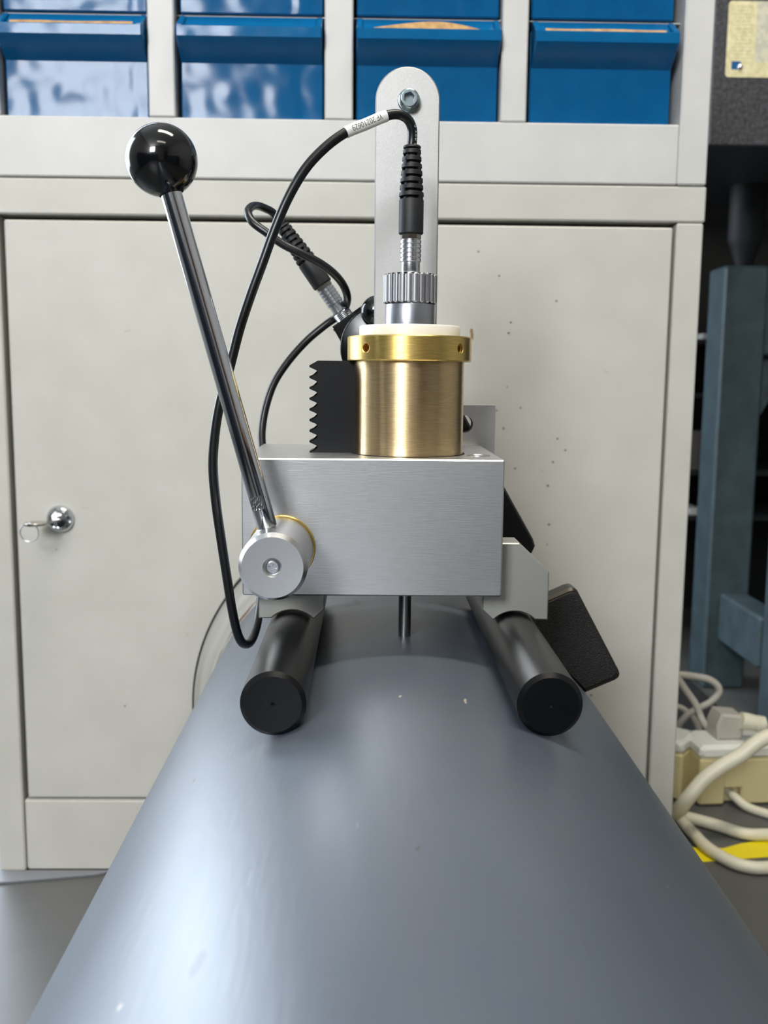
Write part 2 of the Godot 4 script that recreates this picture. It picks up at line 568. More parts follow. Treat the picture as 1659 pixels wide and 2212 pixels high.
func nameplate_image() -> Image:
	var im := ramp(noise_image(256, 256, 0.03, 1, 1, 99, 4), Color(0.76, 0.72, 0.55), Color(0.88, 0.85, 0.70))
	var sm := noise_image(256, 256, 0.02, 1, 1, 98, 4)
	for x in range(110, 256):
		for y in range(0, 205):
			var k := sm.get_pixel(x, y).r
			im.set_pixel(x, y, im.get_pixel(x, y).lerp(Color(0.70, 0.70, 0.67) if k < 0.5 else Color(0.78, 0.77, 0.71), 0.75))
	for row in 5:
		var y := 10 + row * 37
		im.fill_rect(Rect2i(14, y + 33, 90, 1), Color(0.62, 0.60, 0.48))
		for i in 9:
			if (i * 7 + row * 3) % 4 < 3:
				im.fill_rect(Rect2i(34 + i * 7, y + 6, 3, 5), Color(0.60, 0.58, 0.47))
			if (i * 5 + row) % 3 < 2:
				im.fill_rect(Rect2i(32 + i * 7, y + 19, 5, 3), Color(0.66, 0.64, 0.52))
	im.fill_rect(Rect2i(22, 202, 36, 28), Color(0.07, 0.32, 0.52))
	return im


# ---------------------------------------------------------------- lettering laid on round surfaces
func letters(text: String, height: float) -> Array:
	var t := TextMesh.new()
	var f := SystemFont.new()
	f.font_names = PackedStringArray(["Droid Sans"])
	t.font = f
	t.text = text
	t.font_size = 64
	t.pixel_size = 0.01
	t.depth = 0.02
	var a := t.get_mesh_arrays()
	var vs: PackedVector3Array = a[Mesh.ARRAY_VERTEX]
	var k := height / 0.457
	for i in vs.size():
		vs[i] = Vector3(vs[i].x * k, vs[i].y * k, vs[i].z * 0.006)
	a[Mesh.ARRAY_VERTEX] = vs
	return a


func letters_on(arrays: Array, place: Callable) -> MB:   # place(x, y, z) -> world point
	var b := MB.new()
	var vs: PackedVector3Array = arrays[Mesh.ARRAY_VERTEX]
	var idx = arrays[Mesh.ARRAY_INDEX]
	var n: int = idx.size() if idx != null else vs.size()
	for i in range(0, n, 3):
		var todo := [[vs[idx[i] if idx != null else i], vs[idx[i + 1] if idx != null else i + 1], vs[idx[i + 2] if idx != null else i + 2]]]
		while todo:
			var t: Array = todo.pop_back()
			var far := 0
			for k in 3:
				if t[k].distance_to(t[(k + 1) % 3]) > t[far].distance_to(t[(far + 1) % 3]):
					far = k
			if t[far].distance_to(t[(far + 1) % 3]) > 0.0006:
				var m: Vector3 = (t[far] + t[(far + 1) % 3]) / 2.0
				todo.append([t[far], m, t[(far + 2) % 3]])
				todo.append([m, t[(far + 1) % 3], t[(far + 2) % 3]])
				continue
			var q := []
			for w in t:
				q.append(place.call(w.x, w.y, w.z))
			var g: Vector3 = -(q[1] - q[0]).cross(q[2] - q[0])
			if g.length() > 0:
				g = g.normalized()
				b.tri(q[0], q[1], q[2], g, g, g)
	return b


func on_tube(pth: Dictionary, s: float, x: float, y: float, z: float, r: float, turn: float, backwards := false) -> Vector3:
	var ls: PackedFloat32Array = pth.l
	var f := clampf((s + (-x if backwards else x)) / ls[-1], 0, 1) * (ls.size() - 1)
	var i := clampi(int(f), 0, ls.size() - 2)
	var p: Vector3 = pth.p[i].lerp(pth.p[i + 1], f - i)
	var t: Vector3 = pth.t[i].lerp(pth.t[i + 1], f - i).normalized()
	if backwards:
		t = -t
	var nn := (Vector3.BACK - t * t.z).normalized()
	var up := nn.cross(t)
	var a := y / r + turn
	return p + (nn * cos(a) + up * sin(a)) * (r + z)


# ---------------------------------------------------------------- scene
func _ready() -> void:
	rng.seed = 11
	# camera: phone-like lens tipped 7.9 degrees down
	var cam := Camera3D.new()
	cam.name = "camera"
	add_child(cam)
	cam.position = Vector3(0, 0.5555, 0)
	cam.rotation_degrees = Vector3(-7.8798, -1.0098, 0.5651)
	cam.fov = 55.5486
	cam.near = 0.01
	var look := CameraAttributesPhysical.new()
	look.frustum_focal_length = 22.7849
	look.frustum_focus_distance = 0.57
	look.exposure_aperture = 7.6
	cam.attributes = look
	cam.current = true
	# overcast sky, seen only through the windows
	var env := Environment.new()
	var sky := Sky.new()
	var sm := ProceduralSkyMaterial.new()
	sm.sky_top_color = Color(0.72, 0.80, 0.90)
	sm.sky_horizon_color = Color(0.90, 0.93, 0.96)
	sm.ground_bottom_color = Color(0.35, 0.36, 0.36)
	sm.ground_horizon_color = Color(0.70, 0.72, 0.74)
	sm.sky_energy_multiplier = 2.0
	sky.sky_material = sm
	env.background_mode = Environment.BG_SKY
	env.sky = sky
	env.tonemap_mode = Environment.TONE_MAPPER_LINEAR
	env.tonemap_exposure = 1.02
	env.sdfgi_enabled = true
	env.ssao_enabled = true
	env.ssil_enabled = true
	var we := WorldEnvironment.new()
	we.name = "world_environment"
	we.environment = env
	add_child(we)
	# daylight of the windows
	window_light("front_window_light", Vector3(-1.3, 2.15, 3.17), Vector3(0, 0, 0), Vector2(1.1, 1.2), 16.5, Color(0.98, 0.99, 1.0))
	window_light("rear_window_light", Vector3(-1.2, 1.33, -2.38), Vector3(0, 180, 0), Vector2(1.3, 1.62), 4.6, Color(0.92, 0.96, 1.0))

	window_light("added_side_light", Vector3(-1.89, 1.33, -1.7), Vector3(0, -90, 0), Vector2(1.1, 1.62), 3.0, Color(0.92, 0.96, 1.0))  # added light at an invented side opening, brightens flange and left edges

	make_materials()
	build_room()
	build_lower_cabinet()
	build_bin_cabinet()
	build_pipe()
	build_press()
	build_cables()
	build_pad()
	build_stand()
	build_clutter()


func window_light(called: String, at: Vector3, turn: Vector3, size: Vector2, energy: float, c: Color) -> void:
	var l := AreaLight3D.new()
	l.name = called
	l.area_size = size
	l.light_energy = energy
	l.light_color = c
	l.shadow_enabled = true
	l.area_range = 12.0
	l.position = at
	l.rotation_degrees = turn
	add_child(l)


func build_room() -> void:
	structure("floor", MB.new().box(Vector3(-2.0, -0.1, -2.5), Vector3(2.2, 0, 3.4), 0), M["floor paint"])
	structure("ceiling", MB.new().box(Vector3(-2.0, 2.9, -2.5), Vector3(2.2, 3.0, 3.4), 0), M["ceiling paint"])
	# rear wall with its window opening x -1.85..-0.55, y 0.50..2.15
	var w := MB.new()
	w.box(Vector3(-2.0, 0, -2.5), Vector3(2.2, 0.50, -2.35), 0)
	w.box(Vector3(-2.0, 2.15, -2.5), Vector3(2.2, 2.9, -2.35), 0)
	w.box(Vector3(-0.55, 0.50, -2.5), Vector3(2.2, 2.15, -2.35), 0)
	structure("wall_back", w, M["wall plaster"])
	structure("wall_right", MB.new().box(Vector3(2.05, 0, -2.35), Vector3(2.2, 2.9, 3.2), 0), M["wall plaster"])
	# left wall with an opening added near the rear corner to brighten the flange, z -2.25..-1.15, y 0.50..2.15
	w = MB.new()
	w.box(Vector3(-2.0, 0, -2.35), Vector3(-1.85, 0.50, 3.2), 0)
	w.box(Vector3(-2.0, 2.15, -2.35), Vector3(-1.85, 2.9, 3.2), 0)
	w.box(Vector3(-2.0, 0.50, -2.35), Vector3(-1.85, 2.15, -2.25), 0)
	w.box(Vector3(-2.0, 0.50, -1.15), Vector3(-1.85, 2.15, 3.2), 0)
	structure("wall_left", w, M["wall plaster"])
	# front wall with its window opening x -1.85..-0.75, y 1.55..2.75
	w = MB.new()
	w.box(Vector3(-2.0, 0, 3.2), Vector3(2.2, 1.55, 3.4), 0)
	w.box(Vector3(-2.0, 2.75, 3.2), Vector3(2.2, 2.9, 3.4), 0)
	w.box(Vector3(-0.75, 1.55, 3.2), Vector3(2.2, 2.75, 3.4), 0)
	structure("wall_front", w, M["wall plaster"])
	var f := MB.new()
	for x in [-1.85, -1.32, -0.79]:
		f.box(Vector3(x, 1.55, 3.10), Vector3(x + 0.04, 2.75, 3.15), 0.004)
	for y in [1.55, 2.71]:
		f.box(Vector3(-1.85, y, 3.10), Vector3(-0.75, y + 0.04, 3.15), 0.004)
	structure("window_1", f, M["window frame paint"])
	f = MB.new()
	for x in [-1.85, -0.59]:
		f.box(Vector3(x, 0.50, -2.36), Vector3(x + 0.04, 2.15, -2.31), 0.004)
	for y in [0.50, 2.11]:
		f.box(Vector3(-1.85, y, -2.36), Vector3(-0.55, y + 0.04, -2.31), 0.004)
	structure("window_2", f, M["window frame paint"])
	f = MB.new()
	for z in [-2.25, -1.19]:
		f.box(Vector3(-1.87, 0.50, z), Vector3(-1.82, 2.15, z + 0.04), 0.004)
	for y in [0.50, 2.11]:
		f.box(Vector3(-1.87, y, -2.25), Vector3(-1.82, y + 0.04, -1.15), 0.004)
	structure("added_window_3", f, M["window frame paint"])  # frame of the added side opening
	# unseen things added for the polished metal to mirror: low dark cupboards along the left and front walls, a brown door, a dark bench on the right
	var cup := thing("added_cupboard", "added low dark blue cupboard for reflections along the left wall", "cupboard", Vector3(-1.6, 0, 1.2))
	part("carcass", MB.new().box(Vector3(-1.84, 0, 0.0), Vector3(-1.37, 1.0, 2.6), 0.004), M["cupboard paint"], cup)
	for k in 3:
		part("door", MB.new().box(Vector3(-1.37, 0.08, 0.03 + k * 0.85), Vector3(-1.35, 0.96, 0.86 + k * 0.85), 0.003), M["cupboard paint"], cup)
	var cup2 := thing("added_cupboard", "added low dark blue cupboard for reflections under the front window", "cupboard", Vector3(-0.8, 0, 2.9))
	part("carcass", MB.new().box(Vector3(-1.3, 0, 2.75), Vector3(-0.1, 1.0, 3.19), 0.004), M["cupboard paint"], cup2)
	for k in 2:
		part("door", MB.new().box(Vector3(-1.28 + k * 0.6, 0.08, 2.73), Vector3(-0.70 + k * 0.6, 0.96, 2.75), 0.003), M["cupboard paint"], cup2)
	structure("door_1", MB.new().box(Vector3(1.05, 0, 3.15), Vector3(1.9, 2.05, 3.2), 0.004), M["brown door"])  # unseen door, added for a brown stripe in the metal
	var bench := thing("added_bench", "added dark bench for reflections against the right wall behind the camera", "bench", Vector3(1.7, 0, 1.6))
	part("bench_top", MB.new().box(Vector3(1.3, 0.82, 0.3), Vector3(2.03, 0.88, 3.0), 0.004), M["bench wood"], bench)
	part("bench_front", MB.new().box(Vector3(1.4, 0, 0.35), Vector3(2.02, 0.82, 2.95), 0.004), M["cupboard paint"], bench)
	# ceiling lamps
	for i in 2:
		var z: float = [-0.45, 1.5][i]
		var t := thing("ceiling_lamp", "white panel lamp on the ceiling, %s" % ["above the press", "nearer the front window"][i], "lamp", Vector3(0.3, 2.9, z), "ceiling panel lamps")
		part("lamp_body", MB.new().box(Vector3(-0.35, 2.83, z - 0.2), Vector3(0.95, 2.9, z + 0.2), 0.006), M["window frame paint"], t)
		part("lamp_panel", MB.new().box(Vector3(-0.3, 2.822, z - 0.17), Vector3(0.9, 2.832, z + 0.17), 0.001), M["lamp glow"], t)
		window_light("ceiling_lamp_light", Vector3(0.3, 2.80, z), Vector3(-90, 0, 0), Vector2(1.2, 0.34), [3.8, 0.8][i], Color(1.0, 0.97, 0.91))


# ---------------------------------------------------------------- steel cabinet below
func build_lower_cabinet() -> void:
	var e = M["lower enamel"]
	var t := thing("steel_cabinet", "cream enamelled steel cabinet with one plain door standing on the grey floor behind the pipe", "cabinet", V(-30, 0, -1225))
	var zf := -1035.0
	var zb := -1420.0
	part("top_rail", MB.new().box(V(-410, 718, zb), V(348.5, 754, zf), 0.0016), e, t)
	part("side_panel", MB.new().box(V(-410, 1, zb), V(-381, 717.6, zf), 0.0016), e, t)
	part("side_panel", MB.new().box(V(319.3, 1, zb), V(347.3, 717.2, zf), 0.0016), e, t)
	part("bottom_rail", MB.new().box(V(-379.6, 2, zb), V(318.8, 85.4, zf - 0.5), 0.0022), e, t)
	part("back_panel", MB.new().box(V(-381, 85, zb), V(319, 718, zb + 6), 0), e, t)
	# the door carries its own skin of specks, so the front is laid out on its own coordinates
	var d := MB.new().box(V(-375, 88, zf - 20), V(315.6, 712.4, zf), 0.0016)
	for i in d.v.size():
		d.u[i] = Vector2((d.v[i].x + 0.375) / 0.6906, (0.7124 - d.v[i].y) / 0.6244)
	var door := part("door", d, M["door enamel"], t)
	# chrome lock in the door
	var lk := Transform3D(Basis(Vector3.RIGHT, PI / 2), V(-327.5, 402.5, zf - 1))
	part("lock", MB.new().lathe(prof([0, 0, 14.6, 0, 14.6, 3.2, 13.8, 6.0, 11.6, 8.6, 9.8, 9.6, 8.8, 9.0, 8.6, 7.0, 0, 6.8]), lk, 48), M["chrome"], door, "round chrome lock")
	# key, pointing out of the lock, its bow seen edge-on
	var k := thing("cabinet_key", "small metal key with a thin wire ring sticking out of the cabinet door lock", "key", V(-327.5, 402.5, zf + 4))
	var kb := Basis(Vector3.UP, deg_to_rad(-32))
	var kx := Transform3D(kb * Basis(Vector3.RIGHT, PI / 2), V(-327.5, 401.2, zf + 3))
	part("blade", MB.new().extrude(P([-3, -6, 3, -6, 3, 22, -3, 22]), -0.0011, 0.0011, 0.0003, kx), M["dark nickel"], k)
	var bow := PackedVector2Array()
	for i in 28:
		var a := TAU * i / 28
		bow.append(V(11.5 * cos(a), 31 + 13 * sin(a), 0).x * Vector2.RIGHT + V(0, 31 + 13 * sin(a), 0).y * Vector2.DOWN)
	part("bow", MB.new().extrude(bow, -0.0014, 0.0014, 0.0005, kx), M["dark nickel"], k)
	var ring := []
	for i in 25:
		var a := deg_to_rad(115 - 360.0 * i / 25)
		ring.append(V(-349 + 9.5 * cos(a), 393 + 9.5 * sin(a), zf + 36))
	part("wire_ring", MB.new().tube(path(ring, 0.0008), 0.0007, 8), M["nickel"], k)


# ---------------------------------------------------------------- bin cabinet above
func build_bin_cabinet() -> void:
	var e = M["upper enamel"]
	var t := thing("bin_cabinet", "pale grey steel frame of the parts-bin cabinet standing on the cream steel cabinet", "cabinet", V(-30, 755, -1180))
	var zf := -1035.0
	var zb := -1300.0
	part("bottom_rail", MB.new().box(V(-405, 755.4, zb), V(317.2, 814.8, zf), 0.0014), e, t)
	part("side_stile", MB.new().box(V(-405, 815, zb), V(-374, 1030, zf), 0.0012), e, t)
	part("side_stile", MB.new().box(V(317.4, 755.2, zb), V(347.4, 1030, zf + 0.8), 0.0016), e, t)
	for x in [[-224, -197.3], [-46.2, -17.6], [132.8, 159.2]]:
		part("divider", MB.new().box(V(x[0], 815, zb), V(x[1], 1020.8, zf + 0.2), 0.0014), e, t)
	part("top_rail", MB.new().box(V(-374, 1021, zb), V(317.2, 1050, zf), 0.0014), e, t)
	part("back_panel", MB.new().box(V(-374, 815, zb), V(317, 1021, zb + 3), 0), e, t)
	for x in [[-373.8, -224.2], [-197.1, -46.4], [-17.4, 132.6], [159.4, 317.2]]:
		part("shelf", MB.new().box(V(x[0], 917.2, zb + 3), V(x[1], 918.2, zf - 16), 0), e, t)
	var cx := [-298.5, -120.7, 58.2, 236.8]
	var where := ["first from the left", "second from the left", "third from the left", "rightmost"]
	for r in 2:
		for c in 4:
			var label: String
			if r == 0:
				label = ["leftmost blue bin of the lower row, a thin straight brown card in its lip", "blue bin of the lower row without a card, second from the left", "blue bin with a bulging brown card, behind the rounded metal arm", "blue bin of the lower row with a thin card strip, nearest the dark granite"][c]
			else:
				label = "blue bin of the row cut off by the top edge, " + where[c]
			build_bin(cx[c], 815.8 + 102.6 * r, label, [1, 0, 2, 3][c] if r == 0 else 0, c)


func build_bin(cx: float, y0: float, label: String, card: int, c: int) -> void:
	var z := -1048.0
	var t := thing("parts_bin", label, "bin", V(cx, y0, z - 60), "blue bins in the grey cabinet")
	var hw := 71.6
	# section in (z, y) pushed along x; local frame maps extrusion axis to world x
	var xf := Transform3D(Basis(Vector3(0, 0, 1), Vector3(0, 1, 0), Vector3(-1, 0, 0)), V(cx, y0, z))
	var body := P([0, 0.4, 1.2, 1.6, 1.2, 55, 26, 71.5, 28, 73.0, 28, 82.4, 26.5, 83.4, 20.5, 83.4, 19.5, 82.0, 2.5, 98.0, 1.5, 99.8, -4, 99.8, -4, 0.4])
	part("front_panel", MB.new().extrude(body, -(hw + 0.6) * 0.001, (hw + 0.6) * 0.001, 0.0012, xf, 25), M["bin plastic"], t)
	var cheek := P([0.3, 60, 25, 74, 26.6, 76, 26.6, 84.0, 25.5, 85.0, 4, 99.6, -4, 100.2, -4, 60])
	for s in [-1, 1]:
		part("lip_end", MB.new().extrude(cheek, (s * (hw - 2.5) - 3.2) * 0.001, (s * (hw - 2.5) + 3.2) * 0.001, 0.0011, xf, 25), M["bin plastic"], t)
	var tray := MB.new()
	tray.box(V(cx - hw, y0 + 0.5, z - 180), V(cx + hw, y0 + 3, z - 4), 0)
	for s in [-1, 1]:
		tray.box(V(cx + s * hw - 1.2, y0 + 3, z - 180), V(cx + s * hw + 1.2, y0 + 92, z - 4), 0)
	tray.box(V(cx - hw, y0 + 3, z - 182), V(cx + hw, y0 + 92, z - 180), 0)
	part("tray", tray, M["bin plastic"], t)
	if card:
		var p := PackedVector2Array()
		var top := PackedVector2Array()
		var n := 18
		for i in n + 1:
			var f := float(i) / n
			var x := lerpf(-61, 61, f) * 0.001
			var bulge: float = [0.0, 6.0, 13.5, 6.0][card] * (sin(f * PI) if card == 2 else 1.0) + [0, 0.4, 1.0, 0.5][card] * sin(f * 9.0 + c)
			p.append(Vector2(x, 0))
			top.append(Vector2(x, (0.8 + bulge) * 0.001))
		top.reverse()
		p.append_array(top)
		var cxf := Transform3D(Basis(Vector3.RIGHT, deg_to_rad(-38)), V(cx, y0 + 83.0, z + 20.0))
		part("card", MB.new().extrude(p, 0, 0.0008, 0, cxf), M["card"], t, "brown paper card")


# ---------------------------------------------------------------- pipe
func build_pipe() -> void:
	var c := V(23.4, 211.5, 0)
	var xf := Transform3D(Basis(Vector3.RIGHT, -PI / 2), c)   # local y runs away from the camera
	var t := thing("steel_pipe", "large blue-grey painted steel pipe lying on the floor under the press", "pipe", V(23.4, 5.5, -300))
	part("pipe_barrel", MB.new().lathe(prof([160, -420, 180, -420, 180, 930, 160, 930, 160, -420]), xf, 256), M["pipe paint"], t)
	part("flange", MB.new().lathe(prof([160, 925, 180.2, 925, 183, 940, 190, 962, 203, 984, 203.6, 986, 160, 986, 160, 925]), xf, 192, 0, TAU, 30), M["bare flange steel"], t, "bare steel flange with rust along its weld")
	part("flange_rim", MB.new().lathe(prof([160, 986, 203.6, 986, 206, 989, 206, 1012, 203, 1016, 160, 1016, 160, 986]), xf, 192, 0, TAU, 30), M["mill scale"], t, "dark outer rim of the flange")


# ---------------------------------------------------------------- the press
func build_press() -> void:
	var t := thing("lever_press", "brushed aluminium lever press with brass cylinder and black ball handle, standing on the pipe", "press", V(5, 392, -600))
	var alu = M["brushed aluminium"]
	# support rods along the pipe
	for x in [-45.5, 91.2]:
		var rx := Transform3D(Basis(Vector3.RIGHT, PI / 2), V(x, 396, -460))   # local y toward the camera
		part("support_rod", MB.new().lathe(prof([0, -260, 16.4, -260, 16.4, -2.3, 14.2, 0, 1.1, 0, 0, -1.0]), rx, 64, 0, TAU, 25), M["blued steel"], t, "black round steel rod")
	# notched feet gripping the rods
	var foot := P([71.0, 415, 77.2, 409.2, 78.4, 409.2])
	for a in [164, 150, 136, 122, 108, 94, 80, 66, 52, 38, 24]:
		pass
	var notch := arc(V(90.9, 396.3, 0).x * Vector2.RIGHT + Vector2(0, 0.3963), 0.018, 134, 46, 18)
	foot.append_array(notch)
	foot.append_array(P([111.3, 409.2, 111.3, 439.0, 92.5, 456.8, 71.0, 456.8]))
	part("notched_foot", MB.new().extrude(foot, -0.602, -0.580, 0.0007), M["anodised aluminium"], t)
	var other := PackedVector2Array()
	for q in foot:
		other.append(Vector2(0.0456 - q.x, q.y))
	part("notched_foot", MB.new().extrude(other, -0.602, -0.580, 0.0007), M["anodised aluminium"], t)
	# block
	part("body_block", MB.new().box(V(-72.8, 428, -680), V(79.6, 508.8, -560), 0.0008), alu, t)
	part("screw_plug", MB.new().lathe(prof([7.0, 506, 7.0, 509.3, 6.2, 509.3, 5.8, 508.9, 0, 508.9]), Transform3D(Basis.IDENTITY, V(67.5, 0, -590)), 40), M["turned aluminium"], t)
	# brass cylinder, its clamping ring, white disc and the sensor collar, all turned about one upright axis
	var ax := Transform3D(Basis.IDENTITY, V(25.4, 0, -607))
	var sleeve := part("brass_cylinder", MB.new().lathe(prof([0, 440, 33.9, 440, 33.9, 566, 0, 566]), ax, 128), M["bronze"], t)
	part("sleeve_seat", MB.new().lathe(prof([33.9, 508.6, 35.2, 508.6, 35.2, 509.1, 33.9, 509.1]), ax, 96), M["dark slot"], sleeve)
	part("clamp_ring", holed_ring(ax, 38.2, 565.3, 580.2, [-45.0, 50.0, 140.0, -135.0], 2.6), M["brass"], t, "brass ring with tapped holes")
	part("plastic_disc", MB.new().lathe(prof([0, 580, 31.0, 580, 31.0, 586.0, 30.4, 586.7, 0, 586.7]), ax, 96, 0, TAU, 60), M["nylon"], t, "white nylon disc")
	part("sensor_collar", MB.new().lathe(prof([0, 586, 15.3, 586, 15.3, 599.2, 14.6, 600.4, 0, 600.4]), ax, 64), M["satin steel"], t)
	var tooth := PackedVector2Array()
	for i in 24:
		var a := TAU * i / 24
		var w := TAU / 24
		for s in [[0.0, 15.0], [0.06, 14.9], [0.22, 14.9], [0.30, 16.2], [0.42, 16.5], [0.80, 16.5], [0.92, 16.2]]:
			var b: float = a + w * s[0]
			tooth.append(Vector2(sin(b), cos(b)) * s[1] * 0.001)
	part("knurled_nut", MB.new().extrude(tooth, -0.0175, 0.0, 0.0008, Transform3D(Basis(Vector3.RIGHT, PI / 2), V(25.4, 600.2, -607)), 35), M["nut steel"], t, "grooved steel nut")
	part("connector_socket", MB.new().lathe(prof([0, 617, 6.3, 617, 6.3, 618.6, 5.8, 619.4, 0, 619.4]), ax, 40), M["nickel"], t)
	# measuring pin under the block
	part("pin", MB.new().lathe(prof([0, 387.6, 0.5, 387.7, 1.0, 389.0, 3.2, 389.4, 4.0, 391, 4.0, 430, 0, 430]), Transform3D(Basis.IDENTITY, V(24.6, 0, -607)), 40, 0, TAU, 20), M["drill steel"], t)
	# toothed rack
	var rack := P([-8, 440])
	rack.append_array(P([-8, 565.4, -31.0, 565.4]))
	var pitch := 6.62
	for i in 19:
		var y := 561.9 - i * pitch
		rack.append_array(P([-36.2, y + 0.55, -36.2, y - 0.55, -32.3, y - 2.25, -31.6, y - 2.8, -31.6, y - 3.8, -32.3, y - 4.35]))
	rack.append_array(P([-31.0, 440]))
	part("toothed_rack", MB.new().extrude(rack, -0.622, -0.606, 0.0003), M["black anodised"], t, "black toothed rack")
	# hub and lever
	var hx := Transform3D(Basis(Vector3.RIGHT, PI / 2), V(-49.3, 456.3, -560))   # local y toward the camera
	part("hub_ring", MB.new().lathe(prof([16, 0, 19.0, 0, 19.4, 0.5, 19.4, 1.2, 19.0, 1.6, 16, 1.6]), hx, 96), M["brass"], t, "thin brass ring")
	var hub := part("hub", MB.new().lathe(prof([0, 0, 18.2, 0, 18.2, 56.0, 16.2, 59.4, 5.2, 59.4, 4.3, 58.6, 4.3, 56.6, 0, 56.6]), hx, 96, 0, TAU, 10), M["turned aluminium"], t)
	var sx := hx * Transform3D(Basis.IDENTITY, V(0, 56.6, 0))
	var scr := MB.new().lathe(prof([3.95, 0, 3.95, 0.4, 3.6, 1.3, 2.9, 1.75]), sx, 40, 0, TAU, 60)
	scr.socket(0.0029, func(a: float): return 0.0007 + 0.0016 * pow(absf(cos(2.0 * a + 0.5)), 3.0), 0.0022, 0.00175, sx, 64)
	part("cross_screw", scr, M["nickel"], hub, "cross-head screw")
	var foot_at := V(-54.6, 474.6, -526)
	var dir := (V(-107.8, 666.2, -526) - foot_at).normalized()
	var lb := Basis(Vector3.BACK, atan2(-dir.x, dir.y))
	var lx := Transform3D(lb, foot_at)
	var shaft := MB.new().lathe(prof([0, -0.9, 5.1, -0.9, 5.5, -0.4, 5.5, 10.0, 0, 10.0]), lx, 48)
	shaft.lathe(prof([0, 17.6, 5.5, 17.6, 5.5, 184, 0, 184]), lx, 48)
	# the short length with a wrench flat milled into it
	var flat := deg_to_rad(-22)
	var dee := PackedVector2Array()
	for i in 48:
		var a := TAU * i / 48
		var q := Vector2(cos(a), sin(a)) * 0.0055
		var off := q.dot(Vector2(sin(flat), cos(flat)))
		dee.append(q - Vector2(sin(flat), cos(flat)) * maxf(off - 0.0042, 0))
	shaft.extrude(dee, -0.0176, -0.0100, 0.0, lx * Transform3D(Basis(Vector3.RIGHT, PI / 2), Vector3.ZERO), 12)
	var lever := part("lever_shaft", shaft, M["chrome"], t, "chromed handle shaft")
	part("wrench_flat", MB.new().box(V(-3.5, 10.05, 4.15), V(3.5, 17.55, 4.28), 0, lx * Transform3D(Basis(Vector3.UP, flat), Vector3.ZERO)), M["milled chrome"], lever)
	var ball := []
	for i in 33:
		var a := deg_to_rad(lerpf(-68, 90, i / 32.0))
		ball.append(Vector2(maxf(18.4 * cos(a), 0), 198.5 + 18.4 * sin(a)) * 0.001)
	ball.insert(0, Vector2(0.0055, 0.1835))
	ball.insert(0, Vector2(0.0055, 0.190))
	ball.insert(2, ball[2] + Vector2(-0.0004, -0.0003))
	part("ball_knob", MB.new().lathe(ball, lx, 96), M["gloss black"], t, "glossy black ball")
	# rounded arm behind the cylinder, with its socket screw
	var arm := PackedVector2Array()
	arm.append_array(P([47.6, 470, 47.0, 740.2]))
	arm.append_array(arc(Vector2(0.0253, 0.7402), 0.0217, 3, 177, 32))
	arm.append_array(P([3.6, 740.2, 4.0, 470]))
	var am := part("back_arm", MB.new().extrude(arm, -0.695, -0.685, 0.0008), M["blasted aluminium"], t, "bead-blasted arm with a rounded top")
	var bx := Transform3D(Basis(Vector3.RIGHT, PI / 2), V(26.0, 739.8, -685))
	var bolt := MB.new().lathe(prof([7.6, 0, 7.6, 1.2, 7.0, 1.6, 6.6, 1.6, 6.6, 6.6, 6.0, 7.4, 5.2, 7.6]), bx, 48)
	bolt.socket(0.0052, func(a: float): return 0.0033 / cos(fposmod(a + 0.2, PI / 3) - PI / 6) * 1.08, 0.0042, 0.0076, bx, 48)
	part("socket_bolt", bolt, M["zinc"], am, "zinc socket-head bolt")
	# bracket with a through hole behind the block (two halves meeting along the hole's middle)
	var brk := MB.new()
	var hc := Vector2(0.0690, 0.5231)
	var left := P([-20, 440, 69, 440])
	left.append_array(arc(hc, 0.0062, 270, 90, 20))
	left.append_array(P([69, 536.6, -20, 536.6]))
	var right := P([69, 440, 91.2, 440, 91.2, 536.6, 69, 536.6])
	right.append_array(arc(hc, 0.0062, 90, -90, 20))
	brk.extrude(left, -0.709, -0.6955, 0.0)
	brk.extrude(right, -0.709, -0.6955, 0.0)
	part("bracket", brk, alu, t)
	# tilted sensor housing behind everything
	var hz0 := -0.758
	var hz1 := -0.716
	var housing := P([-26.2, 591.6, 16.9, 622.4, 124.6, 436.5, 126.2, 431.5, 123.8, 425.8, 81.4, 405])
	var hs := part("sensor_housing", MB.new().extrude(housing, hz0, hz1, 0.0015), M["black housing"], t, "tilted black sensor housing")
	part("round_cap", MB.new().lathe(prof([0, 0, 30.5, 0, 30.5, 5.0, 30.1, 6.0, 29.2, 6.6, 0, 7.0]), Transform3D(Basis(Vector3.RIGHT, PI / 2), V(10.2, 576.5, -716)), 72), M["black housing"], hs)
	var kn := []
	for i in 17:
		var a := deg_to_rad(i * 90.0 / 16)
		kn.append(Vector2(maxf(11.5 * cos(a), 0), 8 + 9.0 * sin(a)) * 0.001)
	kn.insert(0, Vector2(0.0115, 0))
	part("clamp_knob", MB.new().lathe(kn, Transform3D(Basis(Vector3.RIGHT, PI / 2), V(6.0, 601.5, -709.2)), 40), M["gloss black"], hs)
	var so := socket_frame()
	var sk := MB.new().lathe(prof([0, -0.5, 8.4, -0.5, 8.4, 0.8, 7.0, 0.8, 7.0, 1.4]), so, 40)
	for i in 6:
		sk.lathe(prof([6.6, 1.4 + i * 1.15, 7.0, 1.9 + i * 1.15, 6.6, 2.55 + i * 1.15]), so, 40, 0, TAU, 10)
	part("threaded_socket", sk, M["nickel"], hs, "threaded nickel socket")
	for s in [-1, 1]:
		part("stud", MB.new().lathe(prof([0, -0.5, 2.0, -0.5, 2.0, 1.6, 1.3, 2.3, 0, 2.5]), so * Transform3D(Basis.IDENTITY, V(s * 10.6, 0, 0)), 20), M["nickel"], hs)


func socket_frame() -> Transform3D:   # axis of the tilted connector, local y up along the plug
	return Transform3D(Basis(Vector3.BACK, deg_to_rad(35.05)), V(-15.4, 596.4, -735))


